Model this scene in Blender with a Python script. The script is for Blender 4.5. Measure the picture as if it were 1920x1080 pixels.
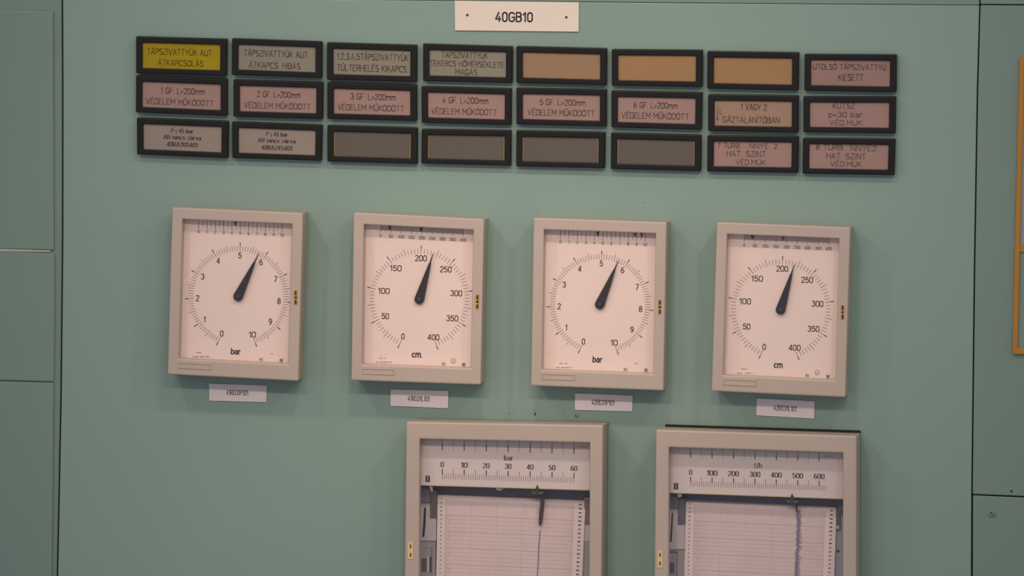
import bpy, math, random
from mathutils import Vector, Matrix
R = random.Random(7)
scene = bpy.context.scene
for o in list(bpy.data.objects):
    bpy.data.objects.remove(o)

# ------------------------------------------------------------------ camera
PXM = 1300.0                    # pixels per metre on the panel face
DIST = 14.0                     # a long zoom from the far side of the control room
TARGET = Vector((0, 0, 1.75))
SX, SZ, ROLL = 0.145, 0.075, 0.011
CAMPOS = TARGET + DIST * Vector((SX, -math.sqrt(1 - SX * SX - SZ * SZ), SZ))
FPX = PXM * DIST
fw = (TARGET - CAMPOS).normalized()
rt0 = fw.cross(Vector((0, 0, 1))).normalized()
up0 = rt0.cross(fw)
rt = rt0 * math.cos(ROLL) + up0 * math.sin(ROLL)
up = up0 * math.cos(ROLL) - rt0 * math.sin(ROLL)
cd = bpy.data.cameras.new('camera')
cam = bpy.data.objects.new('camera', cd)
scene.collection.objects.link(cam)
cd.sensor_width = 36
cd.lens = FPX * 36 / 1920
cd.clip_start = 1
cd.clip_end = 200
cam.matrix_world = Matrix(((rt.x, up.x, -fw.x, CAMPOS.x), (rt.y, up.y, -fw.y, CAMPOS.y),
                           (rt.z, up.z, -fw.z, CAMPOS.z), (0, 0, 0, 1)))
scene.camera = cam

# ------------------------------------------------------------------ world, lamps, exposure
w = bpy.data.worlds.new('world')
scene.world = w
w.use_nodes = True
w.node_tree.nodes['Background'].inputs[0].default_value = (0.86, 0.88, 1.0, 1)
w.node_tree.nodes['Background'].inputs[1].default_value = 0.50
scene.view_settings.view_transform = 'Standard'
scene.view_settings.look = 'None'
scene.view_settings.gamma = 1
scene.view_settings.use_curve_mapping = False
scene.view_settings.exposure = 0.0


def lamp(x, y, z, lx, ly, energy, col, aim=0.0, spread=180):
    """ceiling fluorescent fitting with a louvre, turned to the panel"""
    d = bpy.data.lights.new('ceiling_fluorescent', 'AREA')
    d.shape = 'RECTANGLE'
    d.size = lx
    d.size_y = ly
    d.energy = energy
    d.color = col
    d.spread = math.radians(spread)
    o = bpy.data.objects.new('ceiling_fluorescent', d)
    scene.collection.objects.link(o)
    o.location = (x, y, z)
    dirv = (TARGET + Vector((aim, 0, -.02)) - Vector((x, y, z)))
    o.rotation_euler = dirv.to_track_quat('-Z', 'Y').to_euler()


WARM = (1.0, 0.82, 0.68)
for x, e in ((-1.13, 0.70), (0.10, 0.74), (1.2, 0.70)):        # fittings close above the desk
    lamp(x, -1.35, 3.2, 0.17, 0.10, e, WARM, x * .10, 59)
for x, e in ((-2.2, 0.30), (-0.6, 0.66), (1.0, 0.66), (2.6, 0.30)):  # the next row, further into the room
    lamp(x, -5.0, 4.15, 0.6, 0.2, e, WARM, 0, 23)

# ------------------------------------------------------------------ measuring: a pixel meets a plane h metres in front of the panel


def P(px, py, h=0.0):
    d = fw * FPX + rt * (px - 960) - up * (py - 540)
    t = (-h - CAMPOS.y) / d.y
    return CAMPOS + d * t


def PE(px, py, href, h):
    p = P(px, py, href)
    return Vector((p.x, -h, p.z))


def lerp(a, b, t):
    return a + (b - a) * t


class Quad:
    """rectangle seen as tl,tr,br,bl pixels; (u,v) in 0..1"""
    def __init__(s, tl, tr, br, bl):
        s.c = (tl, tr, br, bl)

    def __call__(s, u, v):
        tl, tr, br, bl = s.c
        return (lerp(lerp(tl[0], tr[0], u), lerp(bl[0], br[0], u), v),
                lerp(lerp(tl[1], tr[1], u), lerp(bl[1], br[1], u), v))

    def sub(s, u0, v0, u1, v1):
        return [s(u0, v0), s(u1, v0), s(u1, v1), s(u0, v1)]

    def slope(s):
        tl, tr, br, bl = s.c
        return math.atan2(tr[1] - tl[1] + br[1] - bl[1], tr[0] - tl[0] + br[0] - bl[0])


# ------------------------------------------------------------------ materials
def lin(c):
    c = c / 255
    return c / 12.92 if c <= .04045 else ((c + .055) / 1.055) ** 2.4


MATS = {}


def mat(name, rgb, rough=.5, metal=0, var=.04, scale=14, bump=0.0, spec=.5):
    if name in MATS:
        return MATS[name]
    m = bpy.data.materials.new(name)
    m.use_nodes = True
    nt = m.node_tree
    b = nt.nodes['Principled BSDF']
    col = (lin(rgb[0]), lin(rgb[1]), lin(rgb[2]))
    tc = nt.nodes.new('ShaderNodeTexCoord')
    n = nt.nodes.new('ShaderNodeTexNoise')
    n.inputs['Scale'].default_value = scale
    n.inputs['Detail'].default_value = 5
    n.inputs['Roughness'].default_value = .6
    r = nt.nodes.new('ShaderNodeValToRGB')
    r.color_ramp.elements[0].position = .3
    r.color_ramp.elements[1].position = .7
    r.color_ramp.elements[0].color = tuple(c * (1 - var) for c in col) + (1,)
    r.color_ramp.elements[1].color = tuple(min(1, c * (1 + var)) for c in col) + (1,)
    nt.links.new(tc.outputs['Object'], n.inputs['Vector'])
    nt.links.new(n.outputs['Fac'], r.inputs['Fac'])
    nt.links.new(r.outputs['Color'], b.inputs['Base Color'])
    b.inputs['Roughness'].default_value = rough
    b.inputs['Metallic'].default_value = metal
    b.inputs['Specular IOR Level'].default_value = spec
    if bump:
        n2 = nt.nodes.new('ShaderNodeTexNoise')
        n2.inputs['Scale'].default_value = 260
        bp = nt.nodes.new('ShaderNodeBump')
        bp.inputs['Strength'].default_value = bump
        bp.inputs['Distance'].default_value = .0006
        nt.links.new(tc.outputs['Object'], n2.inputs['Vector'])
        nt.links.new(n2.outputs['Fac'], bp.inputs['Height'])
        nt.links.new(bp.outputs['Normal'], b.inputs['Normal'])
    MATS[name] = m
    return m


def glass_mat():
    m = bpy.data.materials.new('clear_glass')
    m.use_nodes = True
    nt = m.node_tree
    nt.nodes.clear()
    out = nt.nodes.new('ShaderNodeOutputMaterial')
    mix = nt.nodes.new('ShaderNodeMixShader')
    tr = nt.nodes.new('ShaderNodeBsdfTransparent')
    tr.inputs[0].default_value = (.985, .985, .98, 1)
    gl = nt.nodes.new('ShaderNodeBsdfGlossy')
    gl.inputs['Roughness'].default_value = .06
    lw = nt.nodes.new('ShaderNodeLayerWeight')
    pw = nt.nodes.new('ShaderNodeMath')
    pw.operation = 'POWER'
    pw.inputs[1].default_value = 5
    fr = nt.nodes.new('ShaderNodeMath')
    fr.operation = 'MULTIPLY_ADD'
    fr.inputs[1].default_value = .96
    fr.inputs[2].default_value = .02
    nt.links.new(lw.outputs['Facing'], pw.inputs[0])
    nt.links.new(pw.outputs[0], fr.inputs[0])
    nt.links.new(fr.outputs[0], mix.inputs[0])
    nt.links.new(tr.outputs[0], mix.inputs[1])
    nt.links.new(gl.outputs[0], mix.inputs[2])
    nt.links.new(mix.outputs[0], out.inputs[0])
    MATS['glass'] = m
    return m


PAINT = mat('panel_green_paint', (130, 154, 142), .42, var=.03, scale=3.0, bump=.12)
PAINT2 = mat('panel_green_paint_dimmed', (118, 140, 128), .45, var=.03, scale=3.0, bump=.12)  # panel green darkened: light falling off towards the edges put into the colour
SEAM = mat('seam_shadow_gap', (62, 86, 80), .8)
BEIGE = mat('case_beige_enamel', (182, 164, 150), .45, var=.03, scale=9)
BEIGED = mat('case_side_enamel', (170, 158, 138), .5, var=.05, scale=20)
BLACK = mat('black_bakelite', (14, 10, 9), .42, var=.15, scale=30, spec=.3)
GAPDARK = mat('gap_shade_black', (22, 22, 22), .8)  # black standing for the shade in open gaps
DIAL = mat('dial_white_enamel', (240, 215, 205), .5, var=.015, scale=8)
INK = mat('dial_ink', (58, 46, 49), .6)
INKT = mat('dial_tick_ink', (146, 120, 112), .6)
PTR = mat('pointer_black', (40, 26, 30), .38)
HUB = mat('pointer_hub_cap', (66, 62, 72), .3)
BRASSD = mat('aged_brass_plate', (186, 142, 76), .4, metal=.1, var=.15, scale=300)
BRASS = mat('brass_plate', (226, 190, 134), .4, metal=.1)
DARK = mat('dark_slot', (26, 20, 16), .7)
WHITEP = mat('white_engraved_plastic', (226, 210, 194), .4, var=.015)
TAGP = mat('tag_plate_white', (228, 214, 214), .45, var=.02)
ENG = mat('engraved_black', (28, 24, 28), .6)
ENG2 = mat('engraved_grey', (74, 66, 70), .6)
GLASS = glass_mat()
SCALEP = mat('recorder_scale_white', (216, 199, 194), .5, var=.02, scale=12)
PAPER = mat('chart_paper', (228, 206, 203), .8, var=.03, scale=16)
PGRID = mat('chart_fine_grid', (212, 188, 184), .8)
PGRID2 = mat('chart_line', (200, 178, 178), .8)
PHOLE = mat('sprocket_hole', (78, 66, 70), .9)
PHOLE2 = mat('sprocket_hole_backed', (150, 130, 130), .9)
STRIP = mat('sprocket_border', (232, 212, 207), .8)
NAVY = mat('recorder_interior_dark', (98, 92, 108), .6)
OLIVE = mat('bracket_olive_metal', (98, 92, 84), .45, metal=.3)
CHASS = mat('chassis_pale_grey', (190, 178, 180), .5)
CHASS2 = mat('chassis_grey', (150, 146, 148), .5)
BLUEG = mat('chassis_blue_grey', (146, 148, 164), .5)
YEDGE = mat('scale_yellowed_edge', (178, 158, 88), .4)
PENINK = mat('pen_dark', (60, 44, 54), .5)
TRACE = mat('ink_trace_violet', (142, 120, 144), .8)
TRACE2 = mat('ink_trace_blue', (156, 144, 166), .8)
TRACE3 = mat('ink_trace_dark_violet', (122, 108, 140), .8)
GREENP = mat('index_dark_green', (44, 52, 40), .4)
ORANGE = mat('orange_frame_paint', (176, 120, 30), .5, var=.06)
SIGNB = mat('sign_grey_blue', (136, 152, 156), .5)
FILLER = mat('pale_edge_strip', (188, 180, 156), .6, var=.1, scale=40)
SCUFF = mat('dirt_mark', (58, 66, 66), .9, var=.2, scale=200)
RED = mat('red_limit_mark', (150, 40, 50), .5)
STEEL = mat('screw_painted', (120, 140, 132), .35)


# ------------------------------------------------------------------ mesh builder
class MB:
    def __init__(s):
        s.v = []
        s.f = []
        s.m = []
        s.mats = []

    def mi(s, m):
        if m not in s.mats:
            s.mats.append(m)
        return s.mats.index(m)

    def poly(s, pts, m):
        k = len(s.v)
        s.v += [Vector(p) for p in pts]
        s.f.append(tuple(range(k, k + len(pts))))
        s.m.append(s.mi(m))

    def mesh(s, verts, faces, m):
        k = len(s.v)
        s.v += [Vector(p) for p in verts]
        for f in faces:
            s.f.append(tuple(i + k for i in f))
            s.m.append(s.mi(m))

    def prism(s, pts, href, h0, h1, m, mside=None):
        """pixel outline seen at depth href (front), extruded straight from h1 (front) back to h0"""
        n = len(pts)
        a = [PE(x, y, href, h1) for x, y in pts]
        b = [PE(x, y, href, h0) for x, y in pts]
        k = len(s.v)
        s.v += a + b
        i1 = s.mi(m)
        i2 = s.mi(mside or m)
        s.f.append(tuple(range(k + n - 1, k - 1, -1)))
        s.m.append(i1)
        s.f.append(tuple(range(k + n, k + 2 * n)))
        s.m.append(i2)
        for i in range(n):
            j = (i + 1) % n
            s.f.append((k + i, k + j, k + n + j, k + n + i))
            s.m.append(i2)

    def ring(s, out, inn, href, h0, h1, m, mside=None):
        n = len(out)
        k = len(s.v)
        for q in (out, inn):
            for h in (h1, h0):
                s.v += [PE(x, y, href, h) for x, y in q]
        # layout: out front, out back, in front, in back
        of, ob, nf, nb = k, k + n, k + 2 * n, k + 3 * n
        i1 = s.mi(m)
        i2 = s.mi(mside or m)
        for i in range(n):
            j = (i + 1) % n
            for f, mm in (((of + j, of + i, nf + i, nf + j), i1), ((of + i, of + j, ob + j, ob + i), i2),
                          ((nf + j, nf + i, nb + i, nb + j), i1), ((ob + i, ob + j, nb + j, nb + i), i2)):
                s.f.append(f)
                s.m.append(mm)

    def seg(s, a, b, wpx, h, m):
        """flat printed line between pixels a and b"""
        dx, dy = b[0] - a[0], b[1] - a[1]
        L = math.hypot(dx, dy) or 1
        nx, ny = -dy / L * wpx / 2, dx / L * wpx / 2
        s.poly([P(a[0] + nx, a[1] + ny, h), P(a[0] - nx, a[1] - ny, h), P(b[0] - nx, b[1] - ny, h), P(b[0] + nx, b[1] + ny, h)], m)

    def disc(s, c, r, h, m, n=16):
        s.poly([P(c[0] + r * math.cos(6.28318 * i / n), c[1] + r * math.sin(6.28318 * i / n), h) for i in range(n)], m)

    def build(s, name, parent=None, bevel=0, origin=None, smooth=False):
        me = bpy.data.meshes.new(name)
        off = Vector(parent.location) if parent else Vector(origin if origin else (0, 0, 0))
        me.from_pydata([tuple(v - off) for v in s.v], [], s.f)
        for m in s.mats:
            me.materials.append(m)
        me.polygons.foreach_set('material_index', s.m)
        me.update()
        o = bpy.data.objects.new(name, me)
        scene.collection.objects.link(o)
        if parent:
            o.parent = parent
        else:
            o.location = off
        if bevel:
            b = o.modifiers.new('bevel', 'BEVEL')
            b.width = bevel
            b.segments = 2
            b.limit_method = 'ANGLE'
            b.angle_limit = math.radians(50)
        return o


def under(o, part):
    """hang a finished piece under a part of the same thing (parts sit at their thing's origin)"""
    o.parent = part
    return o


def circ(c, r, n=20, ry=None, rot=0):
    ry = ry or r
    return [(c[0] + r * math.cos(2 * math.pi * i / n + rot), c[1] + ry * math.sin(2 * math.pi * i / n + rot)) for i in range(n)]


def tag(o, label=None, cat=None, group=None, kind=None):
    if label:
        o['label'] = label
    if cat:
        o['category'] = cat
    if group:
        o['group'] = group
    if kind:
        o['kind'] = kind
    return o


def thing(name, loc, label, cat, group=None):
    o = bpy.data.objects.new(name, None)
    o.empty_display_size = .02
    scene.collection.objects.link(o)
    o.location = loc
    return tag(o, label, cat, group)


# ------------------------------------------------------------------ lettering: pen strokes on a 10 high grid (y up)
def arc(cx, cy, rx, ry, a0, a1, n=10):
    return [(cx + rx * math.cos(math.radians(lerp(a0, a1, i / n))), cy + ry * math.sin(math.radians(lerp(a0, a1, i / n)))) for i in range(n + 1)]


def glyphs():
    G = {}
    G['A'] = (6, [[(0, 0), (3, 10), (6, 0)], [(1, 3.3), (5, 3.3)]], [(0, 0), (6, 0)])
    G['B'] = (5.4, [[(0, 0), (0, 10), (3, 10)] + arc(3, 7.7, 2.2, 2.3, 90, -90, 8) + [(0, 5.4)], [(3, 5.4)] + arc(3, 2.7, 2.5, 2.7, 90, -90, 8) + [(0, 0)]], [])
    G['C'] = (5.4, [arc(3, 7, 3, 3, 30, 180, 8) + arc(3, 3, 3, 3, 180, 330, 8)], [])
    G['D'] = (5.6, [[(0, 0), (0, 10), (2.6, 10)] + arc(2.6, 7, 3, 3, 90, 0, 6) + arc(2.6, 3, 3, 3, 0, -90, 6) + [(0, 0)]], [])
    G['E'] = (4.8, [[(4.8, 10), (0, 10), (0, 0), (4.8, 0)], [(0, 5.2), (4, 5.2)]], [])
    G['F'] = (4.6, [[(4.6, 10), (0, 10), (0, 0)], [(0, 5.2), (4, 5.2)]], [(0, 0)])
    G['G'] = (5.8, [arc(3, 7, 3, 3, 30, 180, 8) + arc(3, 3, 3, 3, 180, 360, 10) + [(6, 4.8), (3.4, 4.8)]], [])
    G['H'] = (5.6, [[(0, 0), (0, 10)], [(5.6, 0), (5.6, 10)], [(0, 5.2), (5.6, 5.2)]], [(0, 0), (5.6, 0), (0, 10), (5.6, 10)])
    G['I'] = (.6, [[(.3, 0), (.3, 10)]], [(.3, 0), (.3, 10)])
    G['K'] = (5.4, [[(0, 0), (0, 10)], [(5.2, 10), (0, 4)], [(1.7, 6), (5.4, 0)]], [])
    G['L'] = (4.6, [[(0, 10), (0, 0), (4.6, 0)]], [(0, 10)])
    G['M'] = (6.8, [[(0, 0), (0, 10), (3.4, 3.6), (6.8, 10), (6.8, 0)]], [])
    G['N'] = (5.8, [[(0, 0), (0, 10), (5.8, 0), (5.8, 10)]], [])
    G['O'] = (5.8, [arc(2.9, 7, 2.9, 3, 0, 180, 10) + arc(2.9, 3, 2.9, 3, 180, 360, 10) + [(5.8, 7)]], [])
    G['P'] = (5.2, [[(0, 0), (0, 10), (2.8, 10)] + arc(2.8, 7.4, 2.5, 2.6, 90, -90, 8) + [(0, 4.8)]], [(0, 0), (0, 10)])
    G['R'] = (5.4, [[(0, 0), (0, 10), (2.8, 10)] + arc(2.8, 7.4, 2.5, 2.6, 90, -90, 8) + [(0, 4.8)], [(2.7, 4.8), (5.4, 0)]], [(0, 0), (5.2, 0), (0, 10)])
    G['S'] = (5.2, [arc(2.7, 7.6, 2.5, 2.4, 35, 250, 10) + arc(2.6, 2.7, 2.6, 2.7, 70, -145, 10)], [])
    G['T'] = (5.6, [[(0, 10), (5.6, 10)], [(2.8, 10), (2.8, 0)]], [(2.8, 0)])
    G['U'] = (5.6, [[(0, 10), (0, 2.8)] + arc(2.8, 2.8, 2.8, 2.8, 180, 360, 10) + [(5.6, 10)]], [])
    G['V'] = (6, [[(0, 10), (3, 0), (6, 10)]], [])
    G['Y'] = (5.8, [[(0, 10), (2.9, 4.8), (5.8, 10)], [(2.9, 4.8), (2.9, 0)]], [])
    G['Z'] = (5.2, [[(0, 10), (5.2, 10), (0, 0), (5.2, 0)]], [])
    G['0'] = (5, [arc(2.5, 7.3, 2.5, 2.7, 0, 180, 10) + arc(2.5, 2.7, 2.5, 2.7, 180, 360, 10) + [(5, 7.3)]], [])
    G['1'] = (2.6, [[(0, 7.6), (2.2, 10), (2.2, 0)]], [(2.2, 0)])
    G['2'] = (5, [arc(2.5, 7.4, 2.4, 2.6, 165, -20, 9) + [(0, 0), (5, 0)]], [])
    G['3'] = (5, [arc(2.4, 7.6, 2.2, 2.4, 155, -80, 9) + arc(2.4, 2.7, 2.6, 2.7, 85, -155, 10)], [])
    G['4'] = (5.2, [[(5.2, 2.6), (0, 2.6), (3.2, 10)], [(3.9, 5.4), (3.9, 0)]], [(3.9, 0)])
    G['4h'] = (5.2, [[(5.2, 2.4), (0, 2.4), (3.9, 10), (3.9, 0)]], [(3.9, 0)])
    G['5'] = (5, [[(4.6, 10), (.8, 10), (.4, 5.3)] + arc(2.4, 3.3, 2.6, 3.2, 130, -155, 12)], [])
    G['6'] = (5, [[(4.3, 9.3), (2.6, 10), (.8, 7.8), (0, 3.2)] + arc(2.5, 3, 2.5, 3, 180, -180, 14)], [])
    G['7'] = (4.8, [[(0, 10), (4.8, 10), (1.6, 0)]], [])
    G['8'] = (5, [arc(2.5, 7.7, 2.1, 2.3, 0, 360, 14), arc(2.5, 2.7, 2.5, 2.7, 0, 360, 14)], [])
    G['9'] = (5, [[(.7, .7), (2.4, 0), (4.2, 2.2), (5, 6.8)] + arc(2.5, 7, 2.5, 3, 0, 360, 14)], [])
    G['a'] = (4.6, [arc(2.2, 5, 2.1, 1.9, 150, 0, 6) + [(4.3, 0)], arc(2.1, 2, 2.1, 2, 40, 360, 12)], [])
    G['b'] = (4.6, [[(0, 10), (0, 0)], arc(2.3, 3.4, 2.3, 3.4, 180, -180, 14)], [(0, 10)])
    G['c'] = (4.2, [arc(2.3, 3.4, 2.3, 3.4, 45, 315, 12)], [])
    G['h'] = (4.6, [[(0, 10), (0, 0)], [(0, 4)] + arc(2.3, 4.4, 2.3, 2.5, 160, 0, 7) + [(4.6, 0)]], [(0, 0), (4.6, 0)])
    G['i'] = (.6, [[(.3, 6.9), (.3, 0)], [(.3, 9.6), (.3, 9.7)]], [(.3, 0)])
    G['m'] = (7.4, [[(0, 6.9), (0, 0)], [(0, 4.6)] + arc(1.85, 4.9, 1.85, 2, 150, 0, 6) + [(3.7, 0)], [(3.7, 4.6)] + arc(5.55, 4.9, 1.85, 2, 150, 0, 6) + [(7.4, 0)]], [])
    G['n'] = (4.4, [[(0, 6.9), (0, 0)], [(0, 4.4)] + arc(2.2, 4.6, 2.2, 2.3, 155, 0, 7) + [(4.4, 0)]], [(0, 0), (4.4, 0)])
    G['p'] = (4.6, [[(0, 6.9), (0, -2.6)], arc(2.3, 3.4, 2.3, 3.4, 180, -180, 14)], [])
    G['r'] = (3, [[(0, 6.9), (0, 0)], [(0, 4)] + arc(2.2, 4.2, 2.2, 2.6, 150, 75, 5)], [(0, 0)])
    G['s'] = (3.8, [arc(1.9, 5.2, 1.8, 1.7, 40, 240, 8) + arc(1.9, 1.8, 1.9, 1.8, 65, -145, 8)], [])
    G['t'] = (3, [[(1.2, 9), (1.2, 1.4), (2, .2), (3, .3)], [(0, 6.6), (2.8, 6.6)]], [])
    G['v'] = (4.6, [[(0, 6.9), (2.3, 0), (4.6, 6.9)]], [])
    G['z'] = (4, [[(0, 6.7), (4, 6.7), (0, 0), (4, 0)]], [])
    G['/'] = (3, [[(0, -1), (3, 10)]], [])
    G[','] = (1, [[(.7, .5), (.2, -1.6)]], [])
    G['.'] = (.6, [[(.3, 0), (.3, .15)]], [])
    G['>'] = (4, [[(0, 6), (4, 3.6), (0, 1.2)]], [])
    G['<'] = (4, [[(4, 6), (0, 3.6), (4, 1.2)]], [])
    G['!'] = (.8, [[(.4, 7), (.4, 6.6)], [(.4, 4.6), (.4, -2)]], [])
    G[' '] = (2.4, [], [])

    def acc(ch, base, dy, strokes):
        w_, st, sf = G[base]
        c = w_ / 2
        G[ch] = (w_, st + [[(c + x, y + dy) for x, y in q] for q in strokes], sf)
    acute = [[(-.4, 11.3), (.9, 13)]]
    uml = [[(-1.2, 11.8), (-1.2, 11.9)], [(1.2, 11.8), (1.2, 11.9)]]
    dbl = [[(-1.1, 11.3), (-.2, 13)], [(.7, 11.3), (1.6, 13)]]
    for ch, b in (('Á', 'A'), ('É', 'E'), ('Í', 'I'), ('Ó', 'O'), ('Ú', 'U')):
        acc(ch, b, 0, acute)
    for ch, b in (('Ö', 'O'), ('Ü', 'U')):
        acc(ch, b, 0, uml)
    for ch, b in (('Ő', 'O'), ('Ű', 'U')):
        acc(ch, b, 0, dbl)
    acc('á', 'a', -3, acute)
    return G


GL = glyphs()


def hull(pts):
    pts = sorted(set((round(x, 5), round(y, 5)) for x, y in pts))
    if len(pts) < 3:
        return pts

    def half(ps):
        h = []
        for p in ps:
            while len(h) > 1 and (h[-1][0] - h[-2][0]) * (p[1] - h[-2][1]) - (h[-1][1] - h[-2][1]) * (p[0] - h[-2][0]) <= 0:
                h.pop()
            h.append(p)
        return h[:-1]
    return half(pts) + half(pts[::-1])


STYLE = {'din': (1.15, 1.15, 2.0), 'dinb': (1.9, 1.9, 2.4), 'helv': (1.6, 1.45, 1.9), 'serif': (2.1, .7, 2.2)}


def text(mb, s, cx, cy, width, cap, rot, h, style, m, nib=None, clip=None):
    """cx,cy: pixel of the middle of the capitals; width in px; cap height in px"""
    nx, ny, gap = STYLE[style]
    if nib:
        nx *= nib
        ny *= nib
    tot = sum(GL[c][0] for c in s) + gap * (len(s) - 1)
    ky = cap / 10
    kx = width / (tot + nx)
    ca, sa = math.cos(rot), math.sin(rot)
    x = -tot / 2
    ex = [(nx / 2 * math.cos(2 * math.pi * i / 8 + .39), ny / 2 * math.sin(2 * math.pi * i / 8 + .39)) for i in range(8)]
    for c in s:
        key = '4h' if (c == '4' and style in ('helv', 'serif')) else c
        wd, strokes, ser = GL[key]
        st = list(strokes)
        for q in st:
            for a, b in zip(q[:-1], q[1:]):
                # nib stays round in px: undo the horizontal squeeze
                f = ky / kx
                hp = hull([(p[0] + e[0] * (f if style != 'serif' else 1), p[1] + e[1]) for p in (a, b) for e in ex])
                if clip:
                    hp = [(p[0], min(p[1], clip)) for p in hp]
                pts = []
                for p in hp:
                    lx = (x + p[0]) * kx
                    ly = -(p[1] - 5) * ky
                    pts.append(P(cx + lx * ca - ly * sa, cy + lx * sa + ly * ca, h))
                if len(pts) > 2:
                    mb.poly(pts, m)
        if style == 'serif':
            for sx_, sy_ in ser:
                yy = sy_ + (.25 if sy_ < 5 else -.25)
                q = [(sx_ - 1.5, yy - .3), (sx_ + 1.5, yy - .3), (sx_ + 1.5, yy + .3), (sx_ - 1.5, yy + .3)]
                pts = []
                for p in q:
                    lx = (x + p[0]) * kx
                    ly = -(p[1] - 5) * ky
                    pts.append(P(cx + lx * ca - ly * sa, cy + lx * sa + ly * ca, h))
                mb.poly(pts, m)
        x += wd + gap


# ------------------------------------------------------------------ setting
FLOORPY = 540 + 1.75 * PXM + 60
TOPPY = -650


def px_on_floor(px):
    return FLOORPY


mb = MB()
z0, z1 = 0.0, 2.9
mb.mesh([(-1.7, .05, z0), (2.0, .05, z0), (2.0, .05, z1), (-1.7, .05, z1), (-1.7, .15, z0), (2.0, .15, z0), (2.0, .15, z1), (-1.7, .15, z1)],
        [(0, 1, 2, 3), (5, 4, 7, 6), (4, 0, 3, 7), (1, 5, 6, 2), (3, 2, 6, 7), (4, 5, 1, 0)], SEAM)
tag(mb.build('wall_back'), kind='structure')
mb = MB()
mb.mesh([(-3, -4, -.05), (3.4, -4, -.05), (3.4, .2, -.05), (-3, .2, -.05), (-3, -4, 0), (3.4, -4, 0), (3.4, .2, 0), (-3, .2, 0)],
        [(3, 2, 1, 0), (4, 5, 6, 7), (0, 1, 5, 4), (1, 2, 6, 5), (2, 3, 7, 6), (3, 0, 4, 7)], mat('floor_linoleum', (150, 140, 125), .5))
tag(mb.build('floor'), kind='structure')


def sheet(name, pix, h0, h1, m, parent=None, bevel=.0012, zfloor=None, origin=None, extra=None):
    """steel sheet: pixel outline at the front, extruded back"""
    b = MB()
    n = len(pix)
    fr = [PE(x, y, h1, h1) for x, y in pix]
    bk = [Vector((p.x, -h0, p.z)) for p in fr]
    for L in (fr, bk):
        for p in L:
            if p.z < 0.05:
                p.z = 0.002
    b.mesh(fr + bk, [tuple(range(n - 1, -1, -1)), tuple(range(n, 2 * n))] + [(i, (i + 1) % n, n + (i + 1) % n, n + i) for i in range(n)], m)
    if extra:
        extra(b)
    return b.build(name, parent, bevel, origin=origin)


BOT = 2840
LSEAM = [(116.2, TOPPY), (116.8, 0), (117.6, 170), (117.4, 440), (114.4, 740), (107.6, 1080), (80, BOT)]
RSEAM = [(1850, TOPPY), (1837.5, 0), (1832.6, 169), (1827, 500), (1822.2, 925), (1821.5, 1080), (1800, BOT)]


def on(seam, y):
    for a, b in zip(seam[:-1], seam[1:]):
        if a[1] <= y <= b[1]:
            return lerp(a[0], b[0], (y - a[1]) / (b[1] - a[1]))


def scuffs(b):
    def blob(x, y, w_, h_, n=9):
        b.poly([P(x + w_ * math.cos(6.283 * i / n) * R.uniform(.6, 1.2), y + h_ * math.sin(6.283 * i / n) * R.uniform(.6, 1.2), .0003) for i in range(n)], SCUFF)
    for x, y, w_, h_ in ((955, 775.5, 1.3, 1.5), (1003, 776, 1.6, 5), (1001, 770, 1, 1.2), (1057.5, 769.5, .9, .9), (1079.5, 779.5, 1.2, 3.4), (1083, 781.5, 2.6, .9),
                         (1086, 778.5, 1.6, .7), (1208, 380, 1.4, .9), (1172, 352, .8, .6), (996, 775, .8, .6)):
        blob(x, y, w_, h_)


# main sheet, left edge / right edge follow the seams
leftp = [(x + 1.1, y) for x, y in LSEAM[1:]]
rightp = [(x - 1.1, y) for x, y in RSEAM[1:]]
leftp[0] = (118, 1.0 - 6)
top_line = [(118, -5.5), (850, 1.6), (1300, 6.2), (on(RSEAM, 10) - 1.1, 10.4)]
rightp[0] = top_line[-1]
main_pix = top_line[:-1] + rightp + leftp[::-1][:-1]
panel = sheet('control_panel', main_pix, -.03, 0, PAINT, origin=P(960, BOT, 0), extra=scuffs)
tag(panel, 'wide pale green steel control panel sheet carrying all the dials, lamps and recorders', 'control panel')
hd = sheet('header_panel', [(118, TOPPY), (on(RSEAM, -600) - 1.1, TOPPY), (on(RSEAM, 8) - 1.1, 9.7), (1300, 5.5), (850, .9), (118, -6.2)], -.03, -.0015, PAINT2, origin=P(960, 0, 0))
tag(hd, 'pale green steel strip along the top edge, above the wide central sheet', 'panel')

cab = thing('side_cabinet', P(50, BOT, 0), 'left green cabinet with stacked plates beside a narrow vertical post', 'cabinet')
LX = -620
sheet('post', [(LX, TOPPY)] + [(x - 1.1, y) for x, y in LSEAM] + [(LX, BOT)], -.03, -.004, PAINT2, cab)
sheet('cover_plate', [(LX, -2), (0, 18.5), (99.5, 21.8), (100.4, 250), (101, 469), (0, 466.5), (LX, 455)], -.004, 0, PAINT2, cab)
sheet('cover_plate', [(LX, 460), (0, 471), (102, 474.5), (102, 600), (101, 715.5), (0, 712.8), (LX, 700)], -.004, 0, PAINT2, cab)
sheet('cover_plate', [(LX, 703), (0, 715.2), (100.5, 718), (99, 900), (97, 1080), (70, BOT), (LX, BOT)], -.004, 0, PAINT2, cab)
tag(sheet('edge_strip', [(LX, 454.5), (0, 466.8), (94, 469.7), (94, 472.6), (0, 470.8), (LX, 460)], -.004, .0004, FILLER, cab, bevel=0), 'bare pale strip between the upper two plates')

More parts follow.
